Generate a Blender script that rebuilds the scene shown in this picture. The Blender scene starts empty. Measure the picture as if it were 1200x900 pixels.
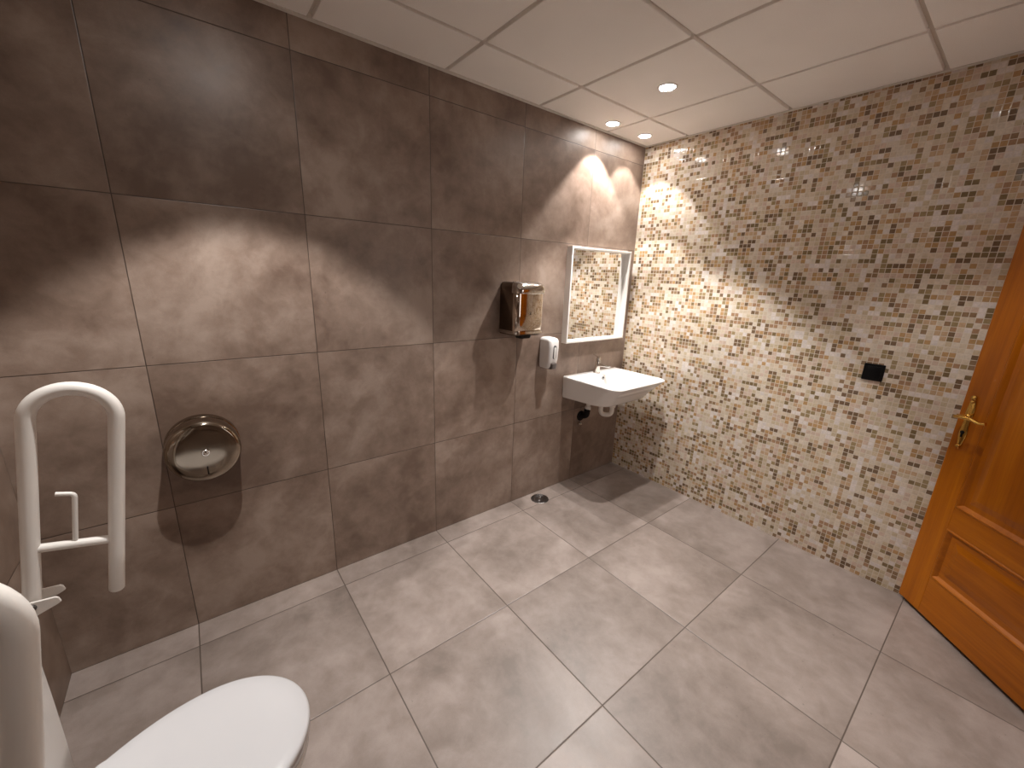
import bpy, bmesh, math
from mathutils import Vector, Matrix
PI = math.pi
scene = bpy.context.scene
C = scene.collection
H = 2.5                 # ceiling height
XL = -3.318             # left wall
YF = -2.50              # front wall (behind the camera)
TILE = 0.5945           # pitch of the big porcelain tiles
TX = -0.5441            # a vertical joint line of the tile grid
FY = -0.1402            # first floor joint in front of the back wall

# ------------------------------------------------------------------ helpers
def lin(c):
    return tuple(((v / 255) / 12.92 if v / 255 <= 0.04045 else ((v / 255 + 0.055) / 1.055) ** 2.4) for v in c) + (1.0,)

class NT:
    """small wrapper to write node trees"""
    def __init__(self, name):
        self.m = bpy.data.materials.new(name)
        self.m.use_nodes = True
        self.t = self.m.node_tree
        self.b = self.t.nodes['Principled BSDF']
    def n(self, kind, **kw):
        nd = self.t.nodes.new(kind)
        for k, v in kw.items():
            setattr(nd, k, v)
        return nd
    def put(self, sock, v):
        if hasattr(v, 'node'):
            self.t.links.new(v, sock)
        else:
            sock.default_value = v
    def math(self, op, a, b=0.0, c=None, clamp=False):
        nd = self.n('ShaderNodeMath', operation=op)
        nd.use_clamp = clamp
        self.put(nd.inputs[0], a)
        self.put(nd.inputs[1], b)
        if c is not None:
            self.put(nd.inputs[2], c)
        return nd.outputs[0]
    def pos(self):
        g = self.n('ShaderNodeNewGeometry')
        s = self.n('ShaderNodeSeparateXYZ')
        self.t.links.new(g.outputs['Position'], s.inputs[0])
        return g.outputs['Position'], s.outputs[0], s.outputs[1], s.outputs[2]
    def vec(self, x, y, z):
        nd = self.n('ShaderNodeCombineXYZ')
        for i, v in enumerate((x, y, z)):
            self.put(nd.inputs[i], v)
        return nd.outputs[0]
    def noise(self, vec, scale, detail=4, rough=0.55, w=None, dist=0.0):
        nd = self.n('ShaderNodeTexNoise', noise_dimensions='4D' if w is not None else '3D')
        self.put(nd.inputs['Vector'], vec)
        nd.inputs['Scale'].default_value = scale
        nd.inputs['Detail'].default_value = detail
        nd.inputs['Roughness'].default_value = rough
        nd.inputs['Distortion'].default_value = dist
        if w is not None:
            self.put(nd.inputs['W'], w)
        return nd.outputs['Fac']
    def white(self, vec):
        nd = self.n('ShaderNodeTexWhiteNoise', noise_dimensions='3D')
        self.put(nd.inputs['Vector'], vec)
        return nd.outputs['Value']
    def mix(self, fac, a, b, mode='MIX'):
        nd = self.n('ShaderNodeMix', data_type='RGBA', blend_type=mode)
        self.put(nd.inputs[0], fac)
        self.put(nd.inputs[6], a)
        self.put(nd.inputs[7], b)
        return nd.outputs[2]
    def maprange(self, v, a, b, c, d):
        nd = self.n('ShaderNodeMapRange')
        for i, x in enumerate((v, a, b, c, d)):
            self.put(nd.inputs[i], x)
        return nd.outputs[0]
    def ramp(self, fac, stops, interp='LINEAR'):
        nd = self.n('ShaderNodeValToRGB')
        nd.color_ramp.interpolation = interp
        e = nd.color_ramp.elements
        while len(e) < len(stops):
            e.new(0.5)
        for el, (p, c) in zip(e, stops):
            el.position = p
            el.color = c
        self.put(nd.inputs[0], fac)
        return nd.outputs[0]
    def bump(self, h, strength, dist):
        nd = self.n('ShaderNodeBump')
        nd.inputs['Strength'].default_value = strength
        nd.inputs['Distance'].default_value = dist
        self.put(nd.inputs['Height'], h)
        self.t.links.new(nd.outputs[0], self.b.inputs['Normal'])
    def out(self, color=None, rough=None, metal=None, **kw):
        if color is not None: self.put(self.b.inputs['Base Color'], color)
        if rough is not None: self.put(self.b.inputs['Roughness'], rough)
        if metal is not None: self.put(self.b.inputs['Metallic'], metal)
        for k, v in kw.items():
            self.put(self.b.inputs[k.replace('_', ' ')], v)
        return self.m

def mat_plain(name, rgb, rough=0.4, metal=0.0, spec=0.5, coat=0.0, var=0.04, scale=6.0):
    t = NT(name)
    p, x, y, z = t.pos()
    f = t.noise(p, scale, 3)
    c = lin(rgb)
    k = t.maprange(f, 0.3, 0.7, 1 - var, 1 + var)
    col = t.mix(1.0, c, t.vec(k, k, k), 'MULTIPLY')
    r = t.maprange(f, 0.3, 0.7, max(0.02, rough * 0.9), min(1, rough * 1.1))
    t.out(col, r, metal)
    t.b.inputs['Specular IOR Level'].default_value = spec
    t.b.inputs['Coat Weight'].default_value = coat
    return t.m

def mat_tile(name, ax, u0, v0, dark, mid, light, joint, rough, jw=0.0026, contrast=1.0):
    """large cement-look porcelain tiles; ax = which world axes run along the tile"""
    t = NT(name)
    p, x, y, z = t.pos()
    c = {'x': x, 'y': y, 'z': z}
    u = t.math('DIVIDE', t.math('SUBTRACT', c[ax[0]], u0), TILE)
    v = t.math('DIVIDE', t.math('SUBTRACT', c[ax[1]], v0), TILE)
    iu, iv = t.math('FLOOR', u), t.math('FLOOR', v)
    fu, fv = t.math('FRACT', u), t.math('FRACT', v)
    du = t.math('MULTIPLY', t.math('MINIMUM', fu, t.math('SUBTRACT', 1.0, fu)), TILE)
    dv = t.math('MULTIPLY', t.math('MINIMUM', fv, t.math('SUBTRACT', 1.0, fv)), TILE)
    d = t.math('MINIMUM', du, dv)
    body = t.maprange(d, jw * 0.35, jw * 0.8, 0.0, 1.0)
    rnd = t.white(t.vec(iu, iv, 3.7))
    w = t.math('MULTIPLY', rnd, 40.0)
    big = t.noise(p, 2.4, 5, 0.55, w, 0.6)
    fine = t.noise(p, 11.0, 6, 0.65, w, 0.3)
    grain = t.noise(p, 260.0, 2, 0.6)
    f = t.math('ADD', t.math('MULTIPLY', big, 0.66), t.math('MULTIPLY', fine, 0.34))
    lo, hi = 0.5 - 0.19 / contrast, 0.5 + 0.19 / contrast
    col = t.ramp(t.maprange(f, lo, hi, 0.0, 1.0), [(0.0, lin(dark)), (0.5, lin(mid)), (1.0, lin(light))])
    k = t.math('MULTIPLY', t.maprange(rnd, 0, 1, 0.93, 1.06), t.maprange(grain, 0.3, 0.7, 0.965, 1.035))
    # sparse dark pin-holes
    sp = t.noise(p, 75.0, 2, 0.5)
    spm = t.noise(p, 5.0, 2, 0.5, w)
    pit = t.math('MULTIPLY', t.maprange(sp, 0.70, 0.74, 0.0, 0.35), t.maprange(spm, 0.52, 0.66, 0.0, 1.0))
    k = t.math('MULTIPLY', k, t.math('SUBTRACT', 1.0, pit))
    col = t.mix(1.0, col, t.vec(k, k, k), 'MULTIPLY')
    col = t.mix(body, lin(joint), col)
    r = t.maprange(fine, 0.3, 0.7, rough - 0.06, rough + 0.06)
    t.out(col, r)
    edge = t.maprange(d, 0.0, jw, 0.0, 1.0)
    h = t.math('ADD', t.math('MULTIPLY', edge, 1.0), t.math('MULTIPLY', grain, 0.04))
    t.bump(h, 0.5, 0.002)
    return t.m

def mat_mosaic(name):
    P = 0.02345
    t = NT(name)
    p, x, y, z = t.pos()
    u = t.math('DIVIDE', y, P)
    v = t.math('DIVIDE', z, P)
    iu, iv = t.math('FLOOR', u), t.math('FLOOR', v)
    fu, fv = t.math('FRACT', u), t.math('FRACT', v)
    # some cells share the colour of a horizontal or a vertical neighbour
    hu = t.math('FLOOR', t.math('DIVIDE', t.math('ADD', iu, t.math('MULTIPLY', t.math('MODULO', iv, 2.0), 1.0)), 2.0))
    vv = t.math('FLOOR', t.math('DIVIDE', iv, 2.0))
    r1 = t.white(t.vec(iu, iv, 0.5))
    r2 = t.white(t.vec(hu, iv, 7.5))
    r3 = t.white(t.vec(iu, vv, 13.5))
    s2 = t.math('LESS_THAN', t.white(t.vec(hu, iv, 21.5)), 0.42)
    s3 = t.math('LESS_THAN', t.white(t.vec(iu, vv, 31.5)), 0.16)
    r = t.math('ADD', t.math('MULTIPLY', s2, r2), t.math('MULTIPLY', t.math('SUBTRACT', 1.0, s2), r1))
    r = t.math('ADD', t.math('MULTIPLY', s3, r3), t.math('MULTIPLY', t.math('SUBTRACT', 1.0, s3), r))
    pal = [(0.00, (226, 216, 209)), (0.11, (220, 207, 189)), (0.25, (212, 196, 173)), (0.38, (209, 186, 168)),
           (0.47, (203, 186, 158)), (0.56, (196, 166, 133)), (0.64, (184, 148, 104)), (0.70, (168, 134, 104)), (0.76, (158, 138, 102)),
           (0.82, (146, 120, 92)), (0.88, (130, 111, 80)), (0.94, (120, 98, 76))]
    col = t.ramp(r, [(a, lin(c)) for a, c in pal], 'CONSTANT')
    cloud = t.noise(p, 90.0, 4, 0.6, t.math('MULTIPLY', r1, 30.0))
    k = t.math('MULTIPLY', t.maprange(cloud, 0.3, 0.7, 0.86, 1.12), t.maprange(r1, 0, 1, 0.94, 1.05))
    col = t.mix(1.0, col, t.vec(k, k, k), 'MULTIPLY')
    # rounded little tiles: distance to the cell's edge
    du = t.math('SUBTRACT', 0.5, t.math('ABSOLUTE', t.math('SUBTRACT', fu, 0.5)))
    dv = t.math('SUBTRACT', 0.5, t.math('ABSOLUTE', t.math('SUBTRACT', fv, 0.5)))
    d = t.math('MINIMUM', du, dv)
    body = t.maprange(d, 0.035, 0.075, 0.0, 1.0)
    # printed sheets of mosaic: a fine joint every 13 rows
    col = t.mix(body, lin((214, 202, 186)), col)
    t.out(col, t.maprange(body, 0.0, 1.0, 0.6, 0.09))
    t.b.inputs['Specular IOR Level'].default_value = 0.5
    wob = t.noise(p, 40.0, 2, 0.5)
    h = t.math('ADD', t.maprange(d, 0.03, 0.14, 0.0, 1.0), t.math('MULTIPLY', wob, 0.12))
    t.bump(h, 0.3, 0.0010)
    return t.m

def mat_ceiling(name):
    t = NT(name)
    p, x, y, z = t.pos()
    a = t.noise(p, 1.6, 3, 0.5)
    g = t.noise(p, 320.0, 3, 0.7)
    k = t.math('MULTIPLY', t.maprange(a, 0.3, 0.7, 0.95, 1.03), t.maprange(g, 0.3, 0.7, 0.94, 1.03))
    t.out(t.mix(1.0, lin((247, 243, 238)), t.vec(k, k, k), 'MULTIPLY'), 0.85)
    t.b.inputs['Specular IOR Level'].default_value = 0.2
    t.bump(g, 0.25, 0.0015)
    return t.m

def mat_wood(name, vertical=True):
    t = NT(name)
    tc = t.n('ShaderNodeTexCoord')
    mp = t.n('ShaderNodeMapping')
    mp.inputs['Scale'].default_value = (14, 14, 0.9) if vertical else (0.9, 14, 14)
    t.t.links.new(tc.outputs['Object'], mp.inputs['Vector'])
    a = t.noise(mp.outputs[0], 1.2, 6, 0.6, None, 1.2)
    mp2 = t.n('ShaderNodeMapping')
    mp2.inputs['Scale'].default_value = (120, 120, 4) if vertical else (4, 120, 120)
    t.t.links.new(tc.outputs['Object'], mp2.inputs['Vector'])
    b = t.noise(mp2.outputs[0], 1.0, 3, 0.6)
    f = t.math('ADD', t.math('MULTIPLY', a, 0.7), t.math('MULTIPLY', b, 0.3))
    col = t.ramp(t.maprange(f, 0.3, 0.7, 0, 1), [(0.0, lin((142, 74, 0))), (0.5, lin((167, 92, 0))), (1.0, lin((185, 108, 4)))])
    t.out(col, 0.34)
    t.b.inputs['Coat Weight'].default_value = 0.04
    t.b.inputs['Specular IOR Level'].default_value = 0.3
    t.b.inputs['Coat Roughness'].default_value = 0.25
    t.bump(b, 0.06, 0.001)
    return t.m

def mat_metal(name, rgb, rough, aniso=None):
    t = NT(name)
    p, x, y, z = t.pos()
    f = t.noise(p, 25.0, 3)
    t.out(lin(rgb), t.maprange(f, 0.3, 0.7, rough * 0.8, rough * 1.2), 1.0)
    return t.m

def mat_emit(name, rgb, strength):
    t = NT(name)
    t.out(lin((250, 245, 235)), 0.5)
    t.b.inputs['Emission Color'].default_value = lin(rgb)
    t.b.inputs['Emission Strength'].default_value = strength
    return t.m

# ------------------------------------------------------------------ materials
WALLC = dict(dark=(108, 89, 77), mid=(134, 115, 102), light=(158, 140, 127), joint=(72, 60, 52))
M = {}
M['tile_xz'] = mat_tile('taupe_wall_tile', 'xz', TX, 0.0, rough=0.42, contrast=1.6, **WALLC)
M['tile_yz'] = mat_tile('taupe_wall_tile_side', 'yz', 0.0, 0.0, rough=0.42, contrast=1.6, **WALLC)
M['floor'] = mat_tile('taupe_floor_tile', 'xy', TX, FY, (122, 110, 102), (145, 132, 124), (165, 152, 145), (88, 77, 69), 0.40, 0.0036, 1.5)
M['mosaic'] = mat_mosaic('beige_mosaic')
M['ceiling'] = mat_ceiling('mineral_fibre_panel')
M['tbar'] = mat_plain('white_ceiling_bar', (214, 208, 200), 0.5)
M['plaster'] = mat_plain('white_plaster', (214, 208, 198), 0.8)
M['ceramic'] = mat_plain('white_ceramic', (238, 236, 233), 0.12, coat=0.1, var=0.01)
M['seat'] = mat_plain('white_seat_plastic', (219, 219, 221), 0.22, var=0.01)
M['white_tube'] = mat_plain('white_coated_tube', (236, 232, 226), 0.33, var=0.02)
M['white_plastic'] = mat_plain('white_plastic', (232, 230, 228), 0.3, var=0.02)
M['pvc'] = mat_plain('white_pvc', (222, 216, 208), 0.4, var=0.03)
M['white_frame'] = mat_plain('white_frame_paint', (240, 237, 232), 0.35, var=0.02)
M['grey_plastic'] = mat_plain('grey_plastic', (92, 84, 80), 0.4)
M['window_smoke'] = mat_plain('smoked_window', (110, 108, 110), 0.15)
M['black'] = mat_plain('black_plastic', (9, 9, 11), 0.4, spec=0.25)
M['rubber'] = mat_plain('black_rubber', (16, 14, 13), 0.7, spec=0.2)
M['chrome'] = mat_metal('chrome', (222, 218, 212), 0.09)
M['steel'] = mat_metal('polished_steel', (160, 149, 135), 0.10)
M['bronze_steel'] = mat_metal('dark_polished_steel', (118, 104, 92), 0.16)
M['steel_bright'] = mat_metal('mirror_polished_steel', (212, 200, 186), 0.07)
M['drain_steel'] = mat_metal('drain_steel', (120, 116, 114), 0.35)
M['brass'] = mat_metal('brass', (214, 170, 88), 0.18)
M['wood'] = mat_wood('honey_wood')
M['wood_rail'] = mat_wood('honey_wood_rail', False)
M['mirror'] = NT('mirror_silver').out((0.90, 0.90, 0.89, 1), 0.01, 1.0)
M['lamp'] = mat_emit('lamp_diffuser', (255, 251, 247), 90.0)

# ------------------------------------------------------------------ mesh helpers
def obj(name, bm, m, parent=None, smooth=True, angle=35):
    bmesh.ops.remove_doubles(bm, verts=bm.verts, dist=1e-6)
    bmesh.ops.recalc_face_normals(bm, faces=bm.faces)
    me = bpy.data.meshes.new(name)
    bm.to_mesh(me)
    bm.free()
    if smooth:
        for f in me.polygons:
            f.use_smooth = True
        me.set_sharp_from_angle(angle=math.radians(angle))
    o = bpy.data.objects.new(name, me)
    C.objects.link(o)
    for mm in (m if isinstance(m, (list, tuple)) else [m]):
        me.materials.append(mm)
    if parent is not None:
        o.parent = parent
    return o

def tag(o, label, cat, group=None):
    o['label'] = label
    o['category'] = cat
    if group: o['group'] = group
    return o

def thing(name, label, cat, loc=(0, 0, 0), group=None, rotz=0.0):
    o = bpy.data.objects.new(name, None)
    o.empty_display_size = 0.05
    o.location = loc
    o.rotation_euler = (0, 0, rotz)
    C.objects.link(o)
    return tag(o, label, cat, group)

def struct(name, bm, m, parent=None, smooth=False):
    o = obj(name, bm, m, parent, smooth)
    if parent is None:
        o['kind'] = 'structure'
    return o

def box(bm, x0, x1, y0, y1, z0, z1, bevel=0.0, seg=2, mi=0):
    r = bmesh.ops.create_cube(bm, size=1.0)
    for v in r['verts']:
        v.co = Vector(((x0 + x1) / 2 + v.co.x * (x1 - x0), (y0 + y1) / 2 + v.co.y * (y1 - y0), (z0 + z1) / 2 + v.co.z * (z1 - z0)))
    fs = set(f for v in r['verts'] for f in v.link_faces)
    for f in fs: f.material_index = mi
    if bevel > 0:
        es = list(set(e for v in r['verts'] for e in v.link_edges))
        bmesh.ops.bevel(bm, geom=es, offset=bevel, segments=seg, profile=0.5, affect='EDGES')
    return bm

def newbox(*a, **k):
    return box(bmesh.new(), *a, **k)

def loft(bm, rings, cap0=True, cap1=True, closed=True):
    vr = [[bm.verts.new(Vector(p)) for p in r] for r in rings]
    n = len(vr[0])
    for a, b in zip(vr, vr[1:]):
        for i in range(n if closed else n - 1):
            j = (i + 1) % n
            try: bm.faces.new((a[i], a[j], b[j], b[i]))
            except ValueError: pass
    if cap0: bm.faces.new(vr[0])
    if cap1: bm.faces.new(vr[-1])
    return bm

def rrect(x0, x1, y0, y1, rs, k=7):
    """rounded rectangle; rs = radii at (x0,y0),(x1,y0),(x1,y1),(x0,y1)"""
    if not isinstance(rs, (list, tuple)): rs = [rs] * 4
    cs = [(x0, y0, 1, 1, PI), (x1, y0, -1, 1, 1.5 * PI), (x1, y1, -1, -1, 0), (x0, y1, 1, -1, 0.5 * PI)]
    out = []
    for (cx, cy, sx, sy, a0), r in zip(cs, rs):
        r = max(r, 1e-4)
        for i in range(k + 1):
            a = a0 + 0.5 * PI * i / k
            out.append((cx + sx * r + r * math.cos(a), cy + sy * r + r * math.sin(a)))
    return out

def sweep(bm, pts, r, n=20, caps=True):
    """tube along a polyline; r is one radius or one per point"""
    pts = [Vector(p) for p in pts]
    rs = r if isinstance(r, (list, tuple)) else [r] * len(pts)
    tang = []
    for i in range(len(pts)):
        a = pts[max(i - 1, 0)]; b = pts[min(i + 1, len(pts) - 1)]
        tang.append((b - a).normalized())
    ref = Vector((0, 0, 1)) if abs(tang[0].z) < 0.9 else Vector((0, 1, 0))
    u = (ref - tang[0] * ref.dot(tang[0])).normalized()
    rings = []
    for p, tg, rr in zip(pts, tang, rs):
        u = (u - tg * u.dot(tg)).normalized()
        w = tg.cross(u)
        rings.append([p + (u * math.cos(2 * PI * i / n) + w * math.sin(2 * PI * i / n)) * rr for i in range(n)])
    return loft(bm, rings, caps, caps)

def fillet(pts, r, k=8):
    """round the corners of a polyline"""
    pts = [Vector(p) for p in pts]
    out = [pts[0]]
    for a, b, c in zip(pts, pts[1:], pts[2:]):
        d1, d2 = (a - b).normalized(), (c - b).normalized()
        ang = d1.angle(d2)
        L = min(r / math.tan(ang / 2), (a - b).length * 0.49, (c - b).length * 0.49)
        p, q = b + d1 * L, b + d2 * L
        for i in range(k + 1):
            s = i / k
            out.append((1 - s) ** 2 * p + 2 * s * (1 - s) * b + s * s * q)
    out.append(pts[-1])
    return out

def lathe(bm, prof, axis='z', n=40, center=(0, 0, 0)):
    """profile of (radius, height) about an axis"""
    c = Vector(center)
    rings = []
    for r, h in prof:
        ring = []
        for i in range(n):
            a = 2 * PI * i / n
            x, y = r * math.cos(a), r * math.sin(a)
            ring.append(c + {'z': Vector((x, y, h)), 'y': Vector((x, h, y)), 'x': Vector((h, x, y))}[axis])
        rings.append(ring)
    return loft(bm, rings)

# ------------------------------------------------------------------ the room
T = 0.10
DX0, DX1, DH = -1.46, -0.60, 2.06      # door opening in the front wall
struct('floor', newbox(XL - T, 0.0 + T, -4.2, T, -0.1, 0.0), M['floor'])
struct('wall_back', newbox(XL - T, T, 0.0, T, 0.0, 2.62), M['tile_xz'])
struct('wall_right', newbox(0.0, T, -4.2, 0.0, 0.0, 2.62), M['mosaic'])
struct('wall_left', newbox(XL - T, XL, -4.2, 0.0, 0.0, 2.62), M['tile_yz'])
bm = bmesh.new()
box(bm, XL, DX0, YF - T, YF, 0, 2.62)
box(bm, DX1, 0.0, YF - T, YF, 0, 2.62)
box(bm, DX0, DX1, YF - T, YF, DH, 2.62)
struct('wall_front', bm, M['tile_xz'])
struct('wall_corridor', newbox(XL - T, T, -4.3, -4.2, 0, 2.62), M['plaster'])

# suspended ceiling: fibre panels sitting 7 mm below the face of their bars
bm = bmesh.new()
CX0, CY0, CP, GAP, TR = -0.4528, -0.3334, 0.6, 0.0095, 0.022
xs = [XL + TR] + sorted(CX0 - CP * i for i in range(0, 5) if CX0 - CP * i > XL + 0.05) + [-TR]
ys = [-TR] + [CY0 - CP * i for i in range(0, 4)] + [YF + TR]
for i in range(len(xs) - 1):
    for j in range(len(ys) - 1):
        x0 = xs[i] + (GAP if i else 0.0); x1 = xs[i + 1] - (GAP if i < len(xs) - 2 else 0.0)
        y1 = ys[j] - (GAP if j else 0.0); y0 = ys[j + 1] + (GAP if j < len(ys) - 2 else 0.0)
        box(bm, x0, x1, y0, y1, H, H + 0.028, 0.002, 1)
box(bm, XL - T, T, -4.2, T, H + 0.035, H + 0.095)
struct('ceiling', bm, M['ceiling'])
bm = bmesh.new()
for x in xs[1:-1]: box(bm, x - 0.013, x + 0.013, YF, 0, H + 0.016, H + 0.035)
for y in ys[1:-1]: box(bm, XL, 0, y - 0.013, y + 0.013, H + 0.0161, H + 0.0349)
box(bm, XL, 0, -TR, 0, H - 0.003, H + 0.03)
box(bm, XL, 0, YF, YF + TR, H - 0.003, H + 0.03)
box(bm, XL, XL + TR, YF + TR, -TR, H - 0.003, H + 0.03)
box(bm, -TR, 0, YF + TR, -TR, H - 0.003, H + 0.03)
struct('trim_1', bm, M['tbar'])

# ------------------------------------------------------------------ downlights
LAMPS = [(-0.745, -0.628, 'round lit downlight in the middle of a full ceiling panel, biggest of the three'),
         (-0.545, -0.131, 'lit downlight by the taupe wall, in the cut ceiling panel left of the corner panel'),
         (-0.216, -0.139, 'lit downlight in the small ceiling panel at the corner with the mosaic wall')]
HIDDEN = [(-2.553, -0.68, 1.75), (-2.64, -1.75, 0.40), (-0.753, -1.833, 0.50)]
def downlight(x, y, label):
    t = thing('ceiling_downlight', label, 'ceiling light', (x, y, H), 'recessed ceiling downlights')
    bm = bmesh.new()
    lathe(bm, [(0.037, 0.004), (0.037, -0.002), (0.040, -0.0045), (0.047, -0.0035), (0.050, 0.0), (0.050, 0.004)], n=48)
    obj('trim_ring', bm, M['white_plastic'], t)
    bm = bmesh.new()
    lathe(bm, [(0.0365, 0.003), (0.0365, -0.002), (0.030, -0.003), (0.001, -0.0035)], n=40)
    obj('diffuser', bm, M['lamp'], t)
    return t
def spot(x, y, power, name, blend=0.22):
    d = bpy.data.lights.new(name, 'SPOT')
    d.energy = power
    d.spot_size = math.radians(86)
    d.spot_blend = blend
    d.shadow_soft_size = 0.018
    d.color = (1.0, 0.965, 0.935)
    o = bpy.data.objects.new(name, d)
    o.location = (x, y, H - 0.012)
    C.objects.link(o)
    return o
POWER = 49.0
for x, y, lab in LAMPS:
    downlight(x, y, lab)
    spot(x, y, POWER * (1.60 if y < -0.3 else 1.05 if x < -0.4 else 0.46), 'downlight_beam', 0.30 if y < -0.3 else 0.20)
for x, y, k in HIDDEN:
    spot(x, y, POWER * k, 'downlight_beam', 0.24 if k > 1 else 0.45)
    sd = bpy.data.lights.new('downlight_spill', 'AREA')
    sd.shape = 'DISK'
    sd.size = 0.073
    sd.energy = 1.2 * k
    sd.color = (1.0, 0.965, 0.935)
    so = bpy.data.objects.new('downlight_spill', sd)
    so.location = (x, y, H - 0.006)
    C.objects.link(so)
a = bpy.data.lights.new('corridor_fill_light', 'AREA')  # unseen area light added as soft fill through the doorway, no window behind it
a.shape = 'RECTANGLE'
a.size, a.size_y = 3.0, 1.7
a.energy = 24.0
a.color = (1.0, 0.97, 0.95)
ao = bpy.data.objects.new('corridor_fill_light', a)
ao.location = (-0.9, -4.15, 1.35)
ao.rotation_euler = (PI / 2, 0, 0)
C.objects.link(ao)

# ------------------------------------------------------------------ washbasin
BX0, BX1, BF, BZ = -0.692, -0.092, -0.485, 0.872
bcx = (BX0 + BX1) / 2
def bring(x0, x1, yf, z, r, taper=0.0, yb=0.0):
    out = []
    for x, y in rrect(x0, x1, yf, yb, [r, r, 0.004, 0.004]):
        t = 1 - taper * min(1.0, max(0.0, (y - yb) / (yf - yb)))
        out.append((bcx + (x - bcx) * t, y, z))
    return out
basin = thing('wash_basin', 'white wall-hung ceramic washbasin with chrome tap under the mirror', 'washbasin', (0, 0, 0))
bm = bmesh.new()
rings = [bring(BX0 + 0.030, BX1 - 0.030, -0.325, 0.706, 0.09, 0.17),
         bring(BX0 + 0.010, BX1 - 0.010, -0.345, 0.710, 0.10, 0.17),
         bring(BX0 + 0.004, BX1 - 0.004, -0.358, 0.722, 0.10, 0.15),
         bring(BX0 + 0.002, BX1 - 0.002, -0.420, 0.800, 0.09, 0.065),
         bring(BX0, BX1, -0.470, 0.852, 0.075, 0.012),
         bring(BX0, BX1, BF, 0.866, 0.075),
         bring(BX0 + 0.001, BX1 - 0.001, BF + 0.001, 0.870, 0.074),
         bring(BX0 + 0.004, BX1 - 0.004, BF + 0.004, BZ, 0.072)]
def inner(x0, x1, yf, yb, z, r):
    return [(x, y, z) for x, y in rrect(x0, x1, yf, yb, [r, r, r * 0.8, r * 0.8])]
rings += [inner(BX0 + 0.020, BX1 - 0.020, BF + 0.020, -0.115, BZ, 0.055),
          inner(BX0 + 0.024, BX1 - 0.024, BF + 0.024, -0.119, BZ - 0.004, 0.052),
          inner(BX0 + 0.040, BX1 - 0.040, BF + 0.036, -0.128, BZ - 0.040, 0.05),
          inner(BX0 + 0.075, BX1 - 0.075, BF + 0.060, -0.140, BZ - 0.078, 0.05),
          inner(BX0 + 0.120, BX1 - 0.120, BF + 0.100, -0.165, BZ - 0.092, 0.05),
          inner(bcx - 0.03, bcx + 0.03, -0.27, -0.21, BZ - 0.099, 0.029)]
loft(bm, rings)
obj('basin', bm, M['ceramic'], basin, angle=50)
bm = bmesh.new()
lathe(bm, [(0.029, 0.0), (0.029, 0.003), (0.024, 0.005), (0.010, 0.0055), (0.001, 0.005)], center=(bcx, -0.24, BZ - 0.0995))
obj('waste_cover', bm, M['chrome'], basin)
bm = bmesh.new()
lathe(bm, [(0.011, 0.004), (0.011, -0.003), (0.007, -0.004), (0.006, 0.003), (0.0005, 0.003)], 'y', 24, (bcx, -0.1235, BZ - 0.026))
obj('overflow_hole', bm, M['rubber'], basin)
tap = obj('tap', loft(bmesh.new(), [[(bcx + r * math.cos(2 * PI * i / 28), yo + r * math.sin(2 * PI * i / 28), z) for i in range(28)]
     for r, yo, z in [(0.026, -0.058, BZ), (0.026, -0.058, BZ + 0.006), (0.0235, -0.058, BZ + 0.009), (0.0205, -0.060, BZ + 0.05),
                      (0.0185, -0.063, BZ + 0.088), (0.0165, -0.064, BZ + 0.094), (0.004, -0.064, BZ + 0.095)]]), M['chrome'], basin)
bm = bmesh.new()
rg = []
for y, w, z0, z1 in [(-0.055, 0.013, 0.052, 0.078), (-0.10, 0.0125, 0.058, 0.078), (-0.15, 0.012, 0.062, 0.077), (-0.172, 0.0115, 0.064, 0.076), (-0.178, 0.009, 0.066, 0.074)]:
    rg.append([(bcx + px, y, BZ + pz) for px, pz in rrect(-w, w, z0, z1, 0.005, 4)])
loft(bm, rg)
obj('spout', bm, M['chrome'], tap)
bm = bmesh.new()
lathe(bm, [(0.0165, 0.0), (0.0165, 0.016), (0.014, 0.021), (0.001, 0.022)], n=28, center=(bcx, -0.064, BZ + 0.097))
rg = []
for s, w, h in [(-0.012, 0.009, 0.007), (0.02, 0.008, 0.006), (0.045, 0.007, 0.004), (0.050, 0.005, 0.003)]:
    rg.append([(bcx + px, -0.064 + s, BZ + 0.119 + pz + max(0, s) * 0.35) for px, pz in rrect(-w, w, 0, h, 0.0018, 3)])
loft(bm, rg)
obj('tap_lever', bm, M['chrome'], tap)
# drain trap under the basin
bm = bmesh.new()
P = fillet([(bcx, -0.235, 0.72), (bcx, -0.235, 0.585), (bcx - 0.055, -0.175, 0.585), (bcx - 0.055, -0.175, 0.70), (bcx - 0.07, -0.10, 0.70), (bcx - 0.07, -0.07, 0.66), (bcx - 0.075, -0.065, 0.60)], 0.036, 8)
sweep(bm, P, 0.0165, 20)
lathe(bm, [(0.022, -0.018), (0.024, -0.014), (0.024, 0.014), (0.022, 0.018)], n=28, center=(bcx, -0.235, 0.665))
lathe(bm, [(0.017, -0.014), (0.022, -0.010), (0.022, 0.010), (0.017, 0.014)], n=28, center=(bcx - 0.074, -0.066, 0.605))
trap = obj('drain_trap', bm, M['pvc'], basin)
bm = bmesh.new()
sweep(bm, fillet([(bcx - 0.075, -0.064, 0.60), (bcx - 0.077, -0.06, 0.545), (bcx - 0.077, -0.002, 0.525)], 0.03, 8), 0.024, 24)
lathe(bm, [(0.040, 0.0), (0.040, -0.006), (0.033, -0.012), (0.022, -0.013)], 'y', 32, (bcx - 0.077, -0.001, 0.525))
obj('drain_elbow', bm, M['rubber'], trap)
bm = bmesh.new()
lathe(bm, [(0.012, 0.0), (0.012, -0.02), (0.008, -0.024), (0.008, -0.03), (0.001, -0.031)], 'y', 20, (bcx - 0.095, -0.001, 0.468))
obj('angle_valve', bm, M['chrome'], basin)

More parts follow.
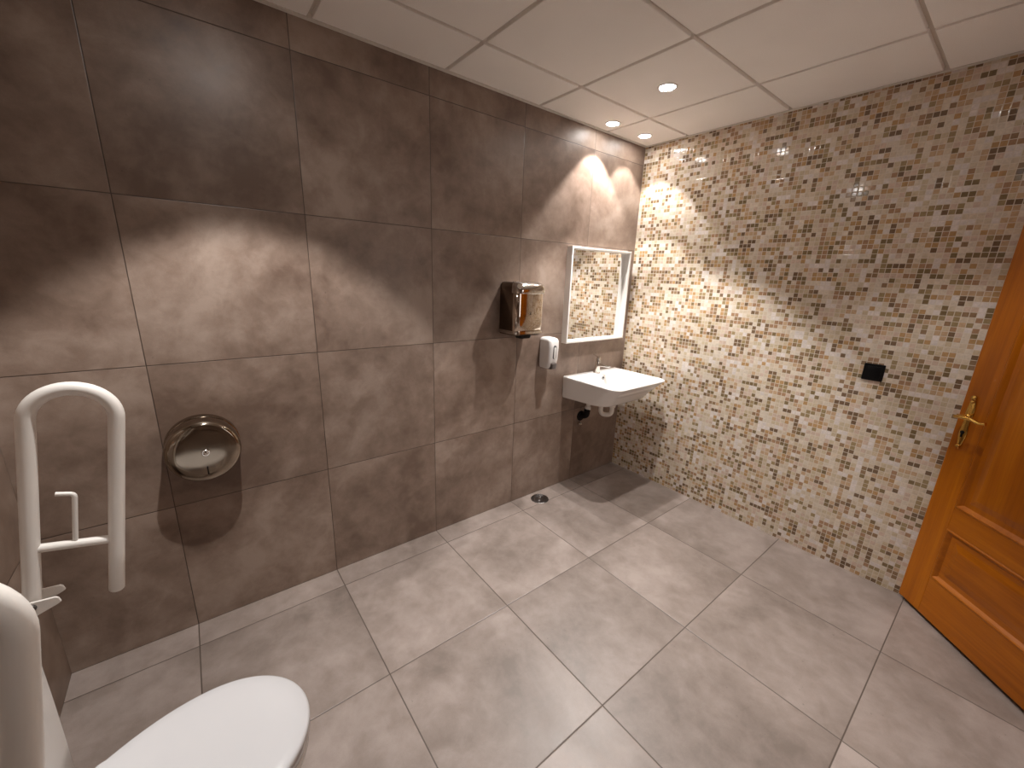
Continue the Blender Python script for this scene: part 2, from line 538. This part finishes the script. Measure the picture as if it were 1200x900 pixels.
# ------------------------------------------------------------------ mirror in its deep white frame
MX0, MX1, MZ0, MZ1, MD, MW = -0.737, -0.100, 1.120, 1.768, 0.050, 0.014
mir = thing('wall_mirror', 'square mirror in a deep white frame above the washbasin', 'mirror', (0, 0, 0))
bm = bmesh.new()
def fr(i, y): return [(MX0 + i, y, MZ0 + i), (MX1 - i, y, MZ0 + i), (MX1 - i, y, MZ1 - i), (MX0 + i, y, MZ1 - i)]
loft(bm, [fr(MW, -0.004), fr(0.0, -0.0005), fr(0.0, -MD + 0.002), fr(0.002, -MD), fr(MW - 0.002, -MD), fr(MW, -MD + 0.002), fr(MW, -0.004)], False, False)
obj('mirror_frame', bm, M['white_frame'], mir, smooth=False)
obj('mirror_glass', newbox(MX0 + MW, MX1 - MW, -0.008, -0.003, MZ0 + MW, MZ1 - MW), M['mirror'], mir, smooth=False)

# ------------------------------------------------------------------ hand dryer
HX0, HX1 = -1.284, -1.070
hcx, hhw = (HX0 + HX1) / 2, (HX1 - HX0) / 2
def dring(z, depth, r=0.03, inset=0.0, bulge=0.008):
    out = []
    for x, y in rrect(-hhw + inset, hhw - inset, -depth, -0.0005, [r, r, 0.003, 0.003], 8):
        t = max(0.0, min(1.0, (-y - depth * 0.6) / (depth * 0.4)))
        out.append((hcx + x, y - bulge * (1 - (x / hhw) ** 2) * t, z))
    return out
dry = thing('hand_dryer', 'chrome automatic hand dryer on the taupe wall, above and left of the soap dispenser', 'hand dryer', (0, 0, 0))
bm = bmesh.new()
loft(bm, [dring(1.218, 0.135, inset=0.012), dring(1.222, 0.150, inset=0.004), dring(1.232, 0.158), dring(1.30, 0.160), dring(1.38, 0.162),
          dring(1.46, 0.162), dring(1.495, 0.160), dring(1.515, 0.148, inset=0.004), dring(1.526, 0.125, inset=0.012), dring(1.530, 0.09, inset=0.03)])
obj('housing', bm, M['bronze_steel'], dry, angle=50)
bm = bmesh.new()
def dfront(z, depth, inset=0.0):
    return [(x, y, z) for x, y, _ in [(p[0], p[1] if p[1] < -0.13 else -0.13, 0) for p in dring(z, depth, inset=inset)]]
loft(bm, [dfront(1.236, 0.160), dfront(1.240, 0.164, -0.0012), dfront(1.35, 0.1655, -0.0012), dfront(1.466, 0.1655, -0.0012), dfront(1.470, 0.160)])
obj('front_cover', bm, M['steel_bright'], dry, angle=50)
bm = bmesh.new()
def hood(z, depth, inset=0.0, back=0.115):
    out = []
    for x, y in rrect(-hhw - 0.002 + inset, hhw + 0.002 - inset, -depth, -back, [0.034, 0.034, 0.003, 0.003], 8):
        t = max(0.0, min(1.0, (-y - depth * 0.6) / (depth * 0.4)))
        out.append((hcx + x, y - 0.008 * (1 - (x / hhw) ** 2) * t, z))
    return out
loft(bm, [hood(1.466, 0.180, 0.004), hood(1.468, 0.182), hood(1.488, 0.183), hood(1.506, 0.178, 0.001), hood(1.520, 0.164, 0.004), hood(1.530, 0.146, 0.010), hood(1.534, 0.125, 0.022)])
obj('hood', bm, M['chrome'], dry, angle=50)
bm = bmesh.new()
loft(bm, [dring(1.228, 0.162, inset=-0.001), dring(1.231, 0.170, inset=-0.002), dring(1.244, 0.171, inset=-0.002), dring(1.248, 0.162, inset=-0.001)])
obj('bottom_lip', bm, M['chrome'], dry, angle=50)
bm = bmesh.new()
loft(bm, [[(hcx + x, y, z) for x, y in rrect(-w, w, -0.135, -0.075, 0.02, 6)] for z, w in [(1.222, 0.05), (1.204, 0.046), (1.198, 0.040)]])
obj('nozzle', bm, M['black'], dry)

# ------------------------------------------------------------------ soap dispenser
SX0, SX1, SZ0, SZ1 = -0.938, -0.848, 0.968, 1.175
scx, shw = (SX0 + SX1) / 2, (SX1 - SX0) / 2
soap = thing('soap_dispenser', 'white plastic soap dispenser on the wall beside the washbasin', 'soap dispenser', (0, 0, 0))
def sring(z, depth, ins=0.0, r=0.02):
    return [(scx + x, y, z) for x, y in rrect(-shw + ins, shw - ins, -depth, -0.0005, [r, r, 0.004, 0.004], 7)]
bm = bmesh.new()
loft(bm, [sring(SZ0, 0.070, 0.012), sring(SZ0 + 0.004, 0.080, 0.006), sring(SZ0 + 0.015, 0.088, 0.002), sring(SZ0 + 0.06, 0.098), sring(SZ1 - 0.06, 0.102),
          sring(SZ1 - 0.022, 0.100), sring(SZ1 - 0.008, 0.092, 0.003), sring(SZ1 - 0.001, 0.078, 0.012), sring(SZ1, 0.06, 0.022)])
obj('body', bm, M['white_plastic'], soap, angle=50)
bm = bmesh.new()
loft(bm, [[(scx + x, y, z) for x, z in rrect(-w, w, z0, z1, w * 0.95, 6)] for y, w, z0, z1 in
          [(-0.098, 0.013, 1.035, 1.128), (-0.1035, 0.013, 1.035, 1.128), (-0.1045, 0.011, 1.037, 1.126)]])
obj('level_window', bm, M['window_smoke'], soap)
bm = bmesh.new()
loft(bm, [[(scx + x, y, z) for x, z in rrect(-w, w, z0, z1, w * 0.95, 6)] for y, w, z0, z1 in
          [(-0.098, 0.0075, 1.037, 1.115), (-0.1045, 0.0075, 1.037, 1.115), (-0.1055, 0.006, 1.039, 1.113)]])
obj('level_strip', bm, M['white_plastic'], soap)
bm = bmesh.new()
loft(bm, [[(scx + x, y, z) for x, y in rrect(-0.021, 0.021, -d, -0.055, 0.006, 4)] for z, d in [(0.966, 0.098), (0.970, 0.106), (0.996, 0.109), (1.004, 0.108), (1.006, 0.102)]])
obj('push_button', bm, M['grey_plastic'], soap)

# ------------------------------------------------------------------ toilet paper dispenser (round steel drum)
pd = thing('wall_mounted_paper_dispenser', 'round polished steel toilet paper dispenser on the taupe wall', 'paper dispenser', (-2.795, 0, 0.848))
bm = bmesh.new()
lathe(bm, [(0.126, -0.0005), (0.126, -0.030), (0.125, -0.033), (0.123, -0.034), (0.123, -0.098), (0.121, -0.106), (0.116, -0.112), (0.108, -0.1152), (0.085, -0.1165), (0.06, -0.1172), (0.03, -0.1176), (0.001, -0.1178)], 'y', 72)
obj('drum', bm, M['steel'], pd, angle=40)
bm = bmesh.new()
lathe(bm, [(0.014, -0.116), (0.014, -0.121), (0.012, -0.123), (0.009, -0.123), (0.008, -0.126), (0.004, -0.128), (0.0005, -0.1282)], 'y', 28, (0.004, 0, 0.0))
obj('lock', bm, M['chrome'], pd)
bm = newbox(-0.0022 + 0.002, 0.0022 + 0.002, -0.1180, -0.113, -0.092, -0.058, 0.0008)
obj('level_slot', bm, M['rubber'], pd)

# ------------------------------------------------------------------ black wall plate on the mosaic
wp = thing('wall_plate', 'black square blank wall plate on the mosaic wall left of the door', 'wall plate', (0, -1.561, 1.1435))
bm = bmesh.new()
loft(bm, [[(x, y, z) for y, z in rrect(-0.0425 + i, 0.0425 - i, -0.0435 + i, 0.0435 - i, 0.005, 5)] for x, i in [(-0.0003, 0.0), (-0.006, 0.0), (-0.0085, 0.002)]])
obj('frame_plate', bm, M['black'], wp)
bm = bmesh.new()
loft(bm, [[(x, y, z) for y, z in rrect(-0.030 + i, 0.030 - i, -0.031 + i, 0.031 - i, 0.003, 5)] for x, i in [(-0.0085, 0.0), (-0.0098, 0.0), (-0.0105, 0.001)]])
obj('blank_insert', bm, M['black'], wp)

# ------------------------------------------------------------------ floor drain
fd = thing('floor_drain', 'round grey metal floor drain by the foot of the taupe wall', 'floor drain', (-0.942, -0.092, 0.0))
bm = bmesh.new()
lathe(bm, [(0.064, 0.0002), (0.064, 0.003), (0.061, 0.0045), (0.055, 0.0045), (0.053, 0.002), (0.050, 0.002)], n=48)
obj('rim', bm, M['drain_steel'], fd)
bm = bmesh.new()
lathe(bm, [(0.0505, 0.0002), (0.0505, 0.003), (0.040, 0.0038), (0.038, 0.0022), (0.030, 0.0022), (0.028, 0.0042), (0.020, 0.0042), (0.018, 0.0022), (0.012, 0.0022), (0.010, 0.0042), (0.0005, 0.0046)], n=48)
obj('grate', bm, M['drain_steel'], fd)

# ------------------------------------------------------------------ toilet
TA = -1.045            # its axis
wc = thing('toilet', 'white toilet with closed lid and tank beside the grab bars', 'toilet', (XL, TA, 0.0))
def wout(s, n=44, back=-3.085, half_back=0.128):
    """outline of lid / seat / rim, inset by s: ellipse in front, tapering sides behind; coordinates from the root"""
    cx, a, b = -2.862 - XL, 0.206 - s, 0.184 - s
    xb = back - XL + s * 0.5
    hb = half_back - s
    out = []
    for i in range(n + 1):
        t = -PI / 2 + PI * i / n
        out.append((cx + a * math.cos(t), b * math.sin(t)))
    for i in range(1, 9):
        q = i / 9
        x = cx + (xb + 0.03 - cx) * q
        out.append((x, b + (hb - b) * q * q))
    for i in range(7):
        t = PI / 2 * i / 6
        out.append((xb + 0.03 - 0.03 * math.sin(t), hb - 0.03 + 0.03 * math.cos(t)))
    for i in range(7):
        t = PI / 2 * i / 6
        out.append((xb + 0.03 - 0.03 * math.cos(t), -(hb - 0.03 + 0.03 * math.sin(t))))
    for i in range(1, 9):
        q = 1 - i / 9
        x = cx + (xb + 0.03 - cx) * q
        out.append((x, -(b + (hb - b) * q * q)))
    return out
def wring(s, z, **k): return [(x, y, z) for x, y in wout(s, **k)]
bm = bmesh.new()
loft(bm, [wring(0.003, 0.443), wring(0.0, 0.447), wring(0.0, 0.453), wring(0.002, 0.4575), wring(0.007, 0.4605), wring(0.03, 0.4625), wring(0.09, 0.463)])
obj('lid', bm, M['seat'], wc, angle=50)
bm = bmesh.new()
loft(bm, [wring(0.006, 0.418), wring(0.002, 0.422), wring(0.002, 0.436), wring(0.007, 0.441)])
obj('seat_ring', bm, M['seat'], wc, angle=50)
bm = bmesh.new()
def bowl(s, z, foot=0.0):
    r = []
    for x, y in wout(s, back=-3.20, half_back=0.14):
        xx = x if x < 0.30 else 0.30 + (x - 0.30) * (1 - 0.55 * foot)
        r.append((xx, y * (1 - 0.30 * foot), z))
    return r
loft(bm, [bowl(0.03, 0.0, 0.95), bowl(0.026, 0.012, 0.95), bowl(0.028, 0.10, 0.9), bowl(0.022, 0.20, 0.62), bowl(0.016, 0.29, 0.28), bowl(0.010, 0.35, 0.08), bowl(0.008, 0.385, 0.0), bowl(0.008, 0.408, 0.0), bowl(0.014, 0.416, 0.0)])
obj('bowl', bm, M['ceramic'], wc, angle=50)
for s in (-1, 1):
    bm = bmesh.new()
    lathe(bm, [(0.013, -0.02), (0.014, -0.017), (0.014, 0.017), (0.013, 0.02)], 'y', 20, (0.225, s * 0.075, 0.438))
    obj('lid_hinge', bm, M['chrome'], wc)
bm = bmesh.new()
def tk(x1, hw, z, r=0.016): return [(x, y, z) for x, y in rrect(0.001, x1, -hw, hw, [0.006, r, r, 0.006], 7)]
loft(bm, [tk(0.190, 0.190, 0.395), tk(0.199, 0.201, 0.405), tk(0.200, 0.203, 0.50), tk(0.201, 0.203, 0.62), tk(0.201, 0.203, 0.752)])
tank = obj('tank', bm, M['ceramic'], wc, angle=50)
bm = bmesh.new()
loft(bm, [tk(0.202, 0.204, 0.750), tk(0.206, 0.208, 0.753), tk(0.206, 0.208, 0.768), tk(0.201, 0.203, 0.776), tk(0.183, 0.185, 0.780)])
obj('tank_cover', bm, M['ceramic'], wc, angle=50)
bm = bmesh.new()
lathe(bm, [(0.022, 0.0), (0.022, 0.004), (0.018, 0.007), (0.001, 0.0075)], n=28, center=(0.10, 0, 0.779))
obj('flush_button', bm, M['chrome'], wc)

# ------------------------------------------------------------------ fold-up grab bars, raised and leaning out from the left wall
def grab_bar(x, y, label, group):
    root = thing('folding_grab_bar', label, 'grab bar', (x, y, 0.705), group)
    tx, tz = 0.155, 0.988                      # along the raised bar
    def P(n, s, dy=0.0): return (n * tz + s * tx, dy, -n * tx + s * tz)
    R = 0.0785
    pts = [P(0, -0.006), P(0, 0.1), P(0, 0.25), P(0, 0.4885)]
    for i in range(1, 25):
        a = PI * i / 24
        pts.append(P(R - R * math.cos(a), 0.4885 + R * math.sin(a)))
    pts += [P(2 * R, 0.25), P(2 * R, 0.1), P(2 * R, -0.017), P(2 * R, -0.021)]
    bm = bmesh.new()
    sweep(bm, pts, [0.0172] * (len(pts) - 1) + [0.014], 28)
    rail = obj('rail', bm, M['white_tube'], root, angle=50)
    bm = bmesh.new()
    sweep(bm, [P(0.008, 0.145), P(2 * R - 0.008, 0.139)], 0.0112, 18)
    cb = obj('crossbar', bm, M['white_tube'], root)
    bm = bmesh.new()
    sweep(bm, fillet([P(R, 0.142), P(R, 0.285), P(R - 0.034, 0.289)], 0.012, 6), 0.0056, 14)
    obj('paper_roll_holder', bm, M['white_tube'], cb)
    # bracket: plate on the wall and two cheeks around the pivot
    xw = XL - x
    br = obj('wall_bracket', newbox(xw + 0.0005, xw + 0.010, -0.055, 0.055, -0.125, 0.085, 0.004), M['white_tube'], root)
    for s in (-1, 1):
        prof = [(xw + 0.009, -0.060), (xw + 0.05, -0.060), (-0.005, -0.036), (0.046, -0.016), (0.054, -0.011), (0.051, 0.002), (0.046, 0.006), (xw + 0.009, 0.022)]
        bm = bmesh.new()
        loft(bm, [[(px, s * 0.026 + dy, pz) for px, pz in prof] for dy in (-0.003, 0.003)])
        bmesh.ops.bevel(bm, geom=list(bm.edges), offset=0.0009, segments=2, affect='EDGES')
        obj('cheek', bm, M['white_tube'], br)
    bm = bmesh.new()
    lathe(bm, [(0.0075, -0.034), (0.0085, -0.032), (0.0085, -0.029), (0.005, -0.029), (0.005, 0.029), (0.0085, 0.029), (0.0085, 0.032), (0.0075, 0.034)], 'y', 18, (0.004, 0, -0.004))
    obj('pivot_bolt', bm, M['drain_steel'], br)
    return root
grab_bar(-3.187, -0.565, 'white raised grab bar with roll hook, between toilet and taupe wall', 'folding grab bars')
grab_bar(-3.192, -1.395, 'white raised grab bar nearest the camera, cut off by the left edge', 'folding grab bars')

# ------------------------------------------------------------------ wooden door, open against the mosaic wall
DW, DT, DHT = 0.82, 0.030, 2.03
ang = math.atan2(-0.70228, -0.71190)
door = bpy.data.objects.new('door_1', None)
door.location = (-0.0225, -1.8985, 0.0)
door.rotation_euler = (0, 0, ang)
C.objects.link(door)
door['kind'] = 'structure'
door['label'] = 'honey coloured wooden panel door standing open beside the mosaic wall'
door['category'] = 'door'
Z0 = 0.022
ST, R0, R1, R2, R3 = 0.121, 0.222, 0.492, 0.603, 1.90      # stile width; rails: up to R0, R1-R2, from R3
bm = bmesh.new()
box(bm, 0, ST, 0, DT, Z0, DHT, 0.0015, 1)
box(bm, DW - ST, DW, 0, DT, Z0, DHT, 0.0015, 1)
obj('stiles', bm, M['wood'], door)
bm = bmesh.new()
for a_, b_ in ((Z0, R0), (R1, R2), (R3, DHT)):
    box(bm, ST, DW - ST, 0.0002, DT - 0.0002, a_, b_, 0.0008, 1)
obj('rails', bm, M['wood_rail'], door)
for z0, z1, mm in ((R0, R1, 'wood_rail'), (R2, R3, 'wood')):
    bm = bmesh.new()
    for side in (0, 1):
        rg = []
        for i, y in [(0.0, 0.0), (0.004, -0.003), (0.009, -0.003), (0.014, 0.0005), (0.024, 0.010), (0.045, 0.010), (0.075, 0.0035), (0.09, 0.003)]:
            yy = y if side == 0 else DT - y
            rg.append([(ST + i, yy, z0 + i), (DW - ST - i, yy, z0 + i), (DW - ST - i, yy, z1 - i), (ST + i, yy, z1 - i)])
        loft(bm, rg, False, True)
    obj('door_panel', bm, M[mm], door, smooth=False)
# handle: brass plate, lever and key cover
bm = bmesh.new()
hu, hz = 0.048, 0.992
out = []
for i in range(49):
    a = 2 * PI * i / 48
    out.append((a))
def plate(k, y):
    r = []
    for a in out[:-1]:
        zz = math.sin(a); xx = math.cos(a)
        w = 0.0165 * (0.78 + 0.22 * math.cos(3 * PI * zz)) if abs(zz) < 0.999 else 0.0
        r.append((hu + k * xx * 0.0185 * (1 - 0.25 * math.cos(2 * PI * zz) * (1 - abs(zz))), y, hz + (0.127 - (1 - k) * 0.02) * zz))
    return r
loft(bm, [plate(1.0, -0.0002), plate(1.0, -0.003), plate(0.86, -0.0055), plate(0.5, -0.0065)])
hd = obj('door_handle', bm, M['brass'], door)
bm = bmesh.new()
lathe(bm, [(0.014, -0.004), (0.014, -0.010), (0.009, -0.014), (0.008, -0.040), (0.010, -0.046)], 'y', 24, (hu, 0, 1.020))
sweep(bm, fillet([(hu - 0.012, -0.047, 1.016), (hu + 0.015, -0.049, 1.022), (hu + 0.06, -0.050, 1.026), (hu + 0.10, -0.047, 1.018), (hu + 0.122, -0.044, 1.026)], 0.05, 6),
      [0.006] + [0.0085] * 8 + [0.007] * 8 + [0.006] * 5 + [0.0062] * 6 + [0.004], 16)
obj('lever', bm, M['brass'], hd)
bm = bmesh.new()
for zc, rr in ((1.108, 0.012), (1.090, 0.009), (0.878, 0.009)):
    lathe(bm, [(rr, -0.004), (rr, -0.008), (rr * 0.7, -0.012), (0.0005, -0.0135)], 'y', 20, (hu, 0, zc))
obj('screw_cap', bm, M['brass'], hd)
bm = bmesh.new()
lathe(bm, [(0.0085, -0.005), (0.0085, -0.0085), (0.006, -0.009), (0.0005, -0.009)], 'y', 20, (hu, 0, 0.945))
box(bm, hu - 0.0032, hu + 0.0032, -0.0088, -0.005, 0.922, 0.945)
obj('keyhole', bm, M['rubber'], hd)
# door casing round the opening
bm = bmesh.new()
box(bm, DX0, DX0 + 0.03, YF - T - 0.005, YF + 0.012, 0, DH)
box(bm, DX1 - 0.004, DX1 + 0.0, YF - T - 0.005, YF + 0.006, 0, DH)
box(bm, DX0, DX1, YF - T - 0.005, YF + 0.012, DH - 0.03, DH)
box(bm, DX0 - 0.06, DX0, YF, YF + 0.012, 0, DH + 0.06)
box(bm, DX0 - 0.06, DX1, YF, YF + 0.012, DH, DH + 0.06)
struct('trim_2', bm, M['wood'])

# ------------------------------------------------------------------ world, camera, colour
w = bpy.data.worlds.new('world')
scene.world = w
w.use_nodes = True
w.node_tree.nodes['Background'].inputs[0].default_value = (0.9, 0.93, 1.0, 1)
w.node_tree.nodes['Background'].inputs[1].default_value = 0.02

cam = bpy.data.cameras.new('camera')
cam.sensor_fit = 'HORIZONTAL'
cam.sensor_width = 36.0
cam.lens = 472.179 / 1200 * 36.0
cam.clip_start = 0.02
co = bpy.data.objects.new('camera', cam)
yaw, pitch, roll = -0.6748, -0.2614, 0.0363
ca, sa, cb, sb, cc, sc = math.cos(yaw), math.sin(yaw), math.cos(pitch), math.sin(pitch), math.cos(roll), math.sin(roll)
fw = Vector((-sa * cb, ca * cb, sb)); rt = Vector((ca, sa, 0)); up = rt.cross(fw)
r2 = rt * cc + up * sc; u2 = -rt * sc + up * cc
m = Matrix((r2, u2, -fw)).transposed().to_4x4()
m.translation = Vector((-2.7646, -1.9977, 1.562))
co.matrix_world = m
C.objects.link(co)
scene.camera = co
try:
    scene.cycles.max_bounces = 14
    scene.cycles.diffuse_bounces = 8
    scene.cycles.glossy_bounces = 6
    scene.cycles.sample_clamp_indirect = 6.0
    scene.cycles.caustics_reflective = True
except Exception:
    pass
v = scene.view_settings
scene.display_settings.display_device = 'sRGB'
v.view_transform = 'Standard'
v.look = 'None'
v.gamma = 1.0
v.use_curve_mapping = False
v.exposure = 0.26
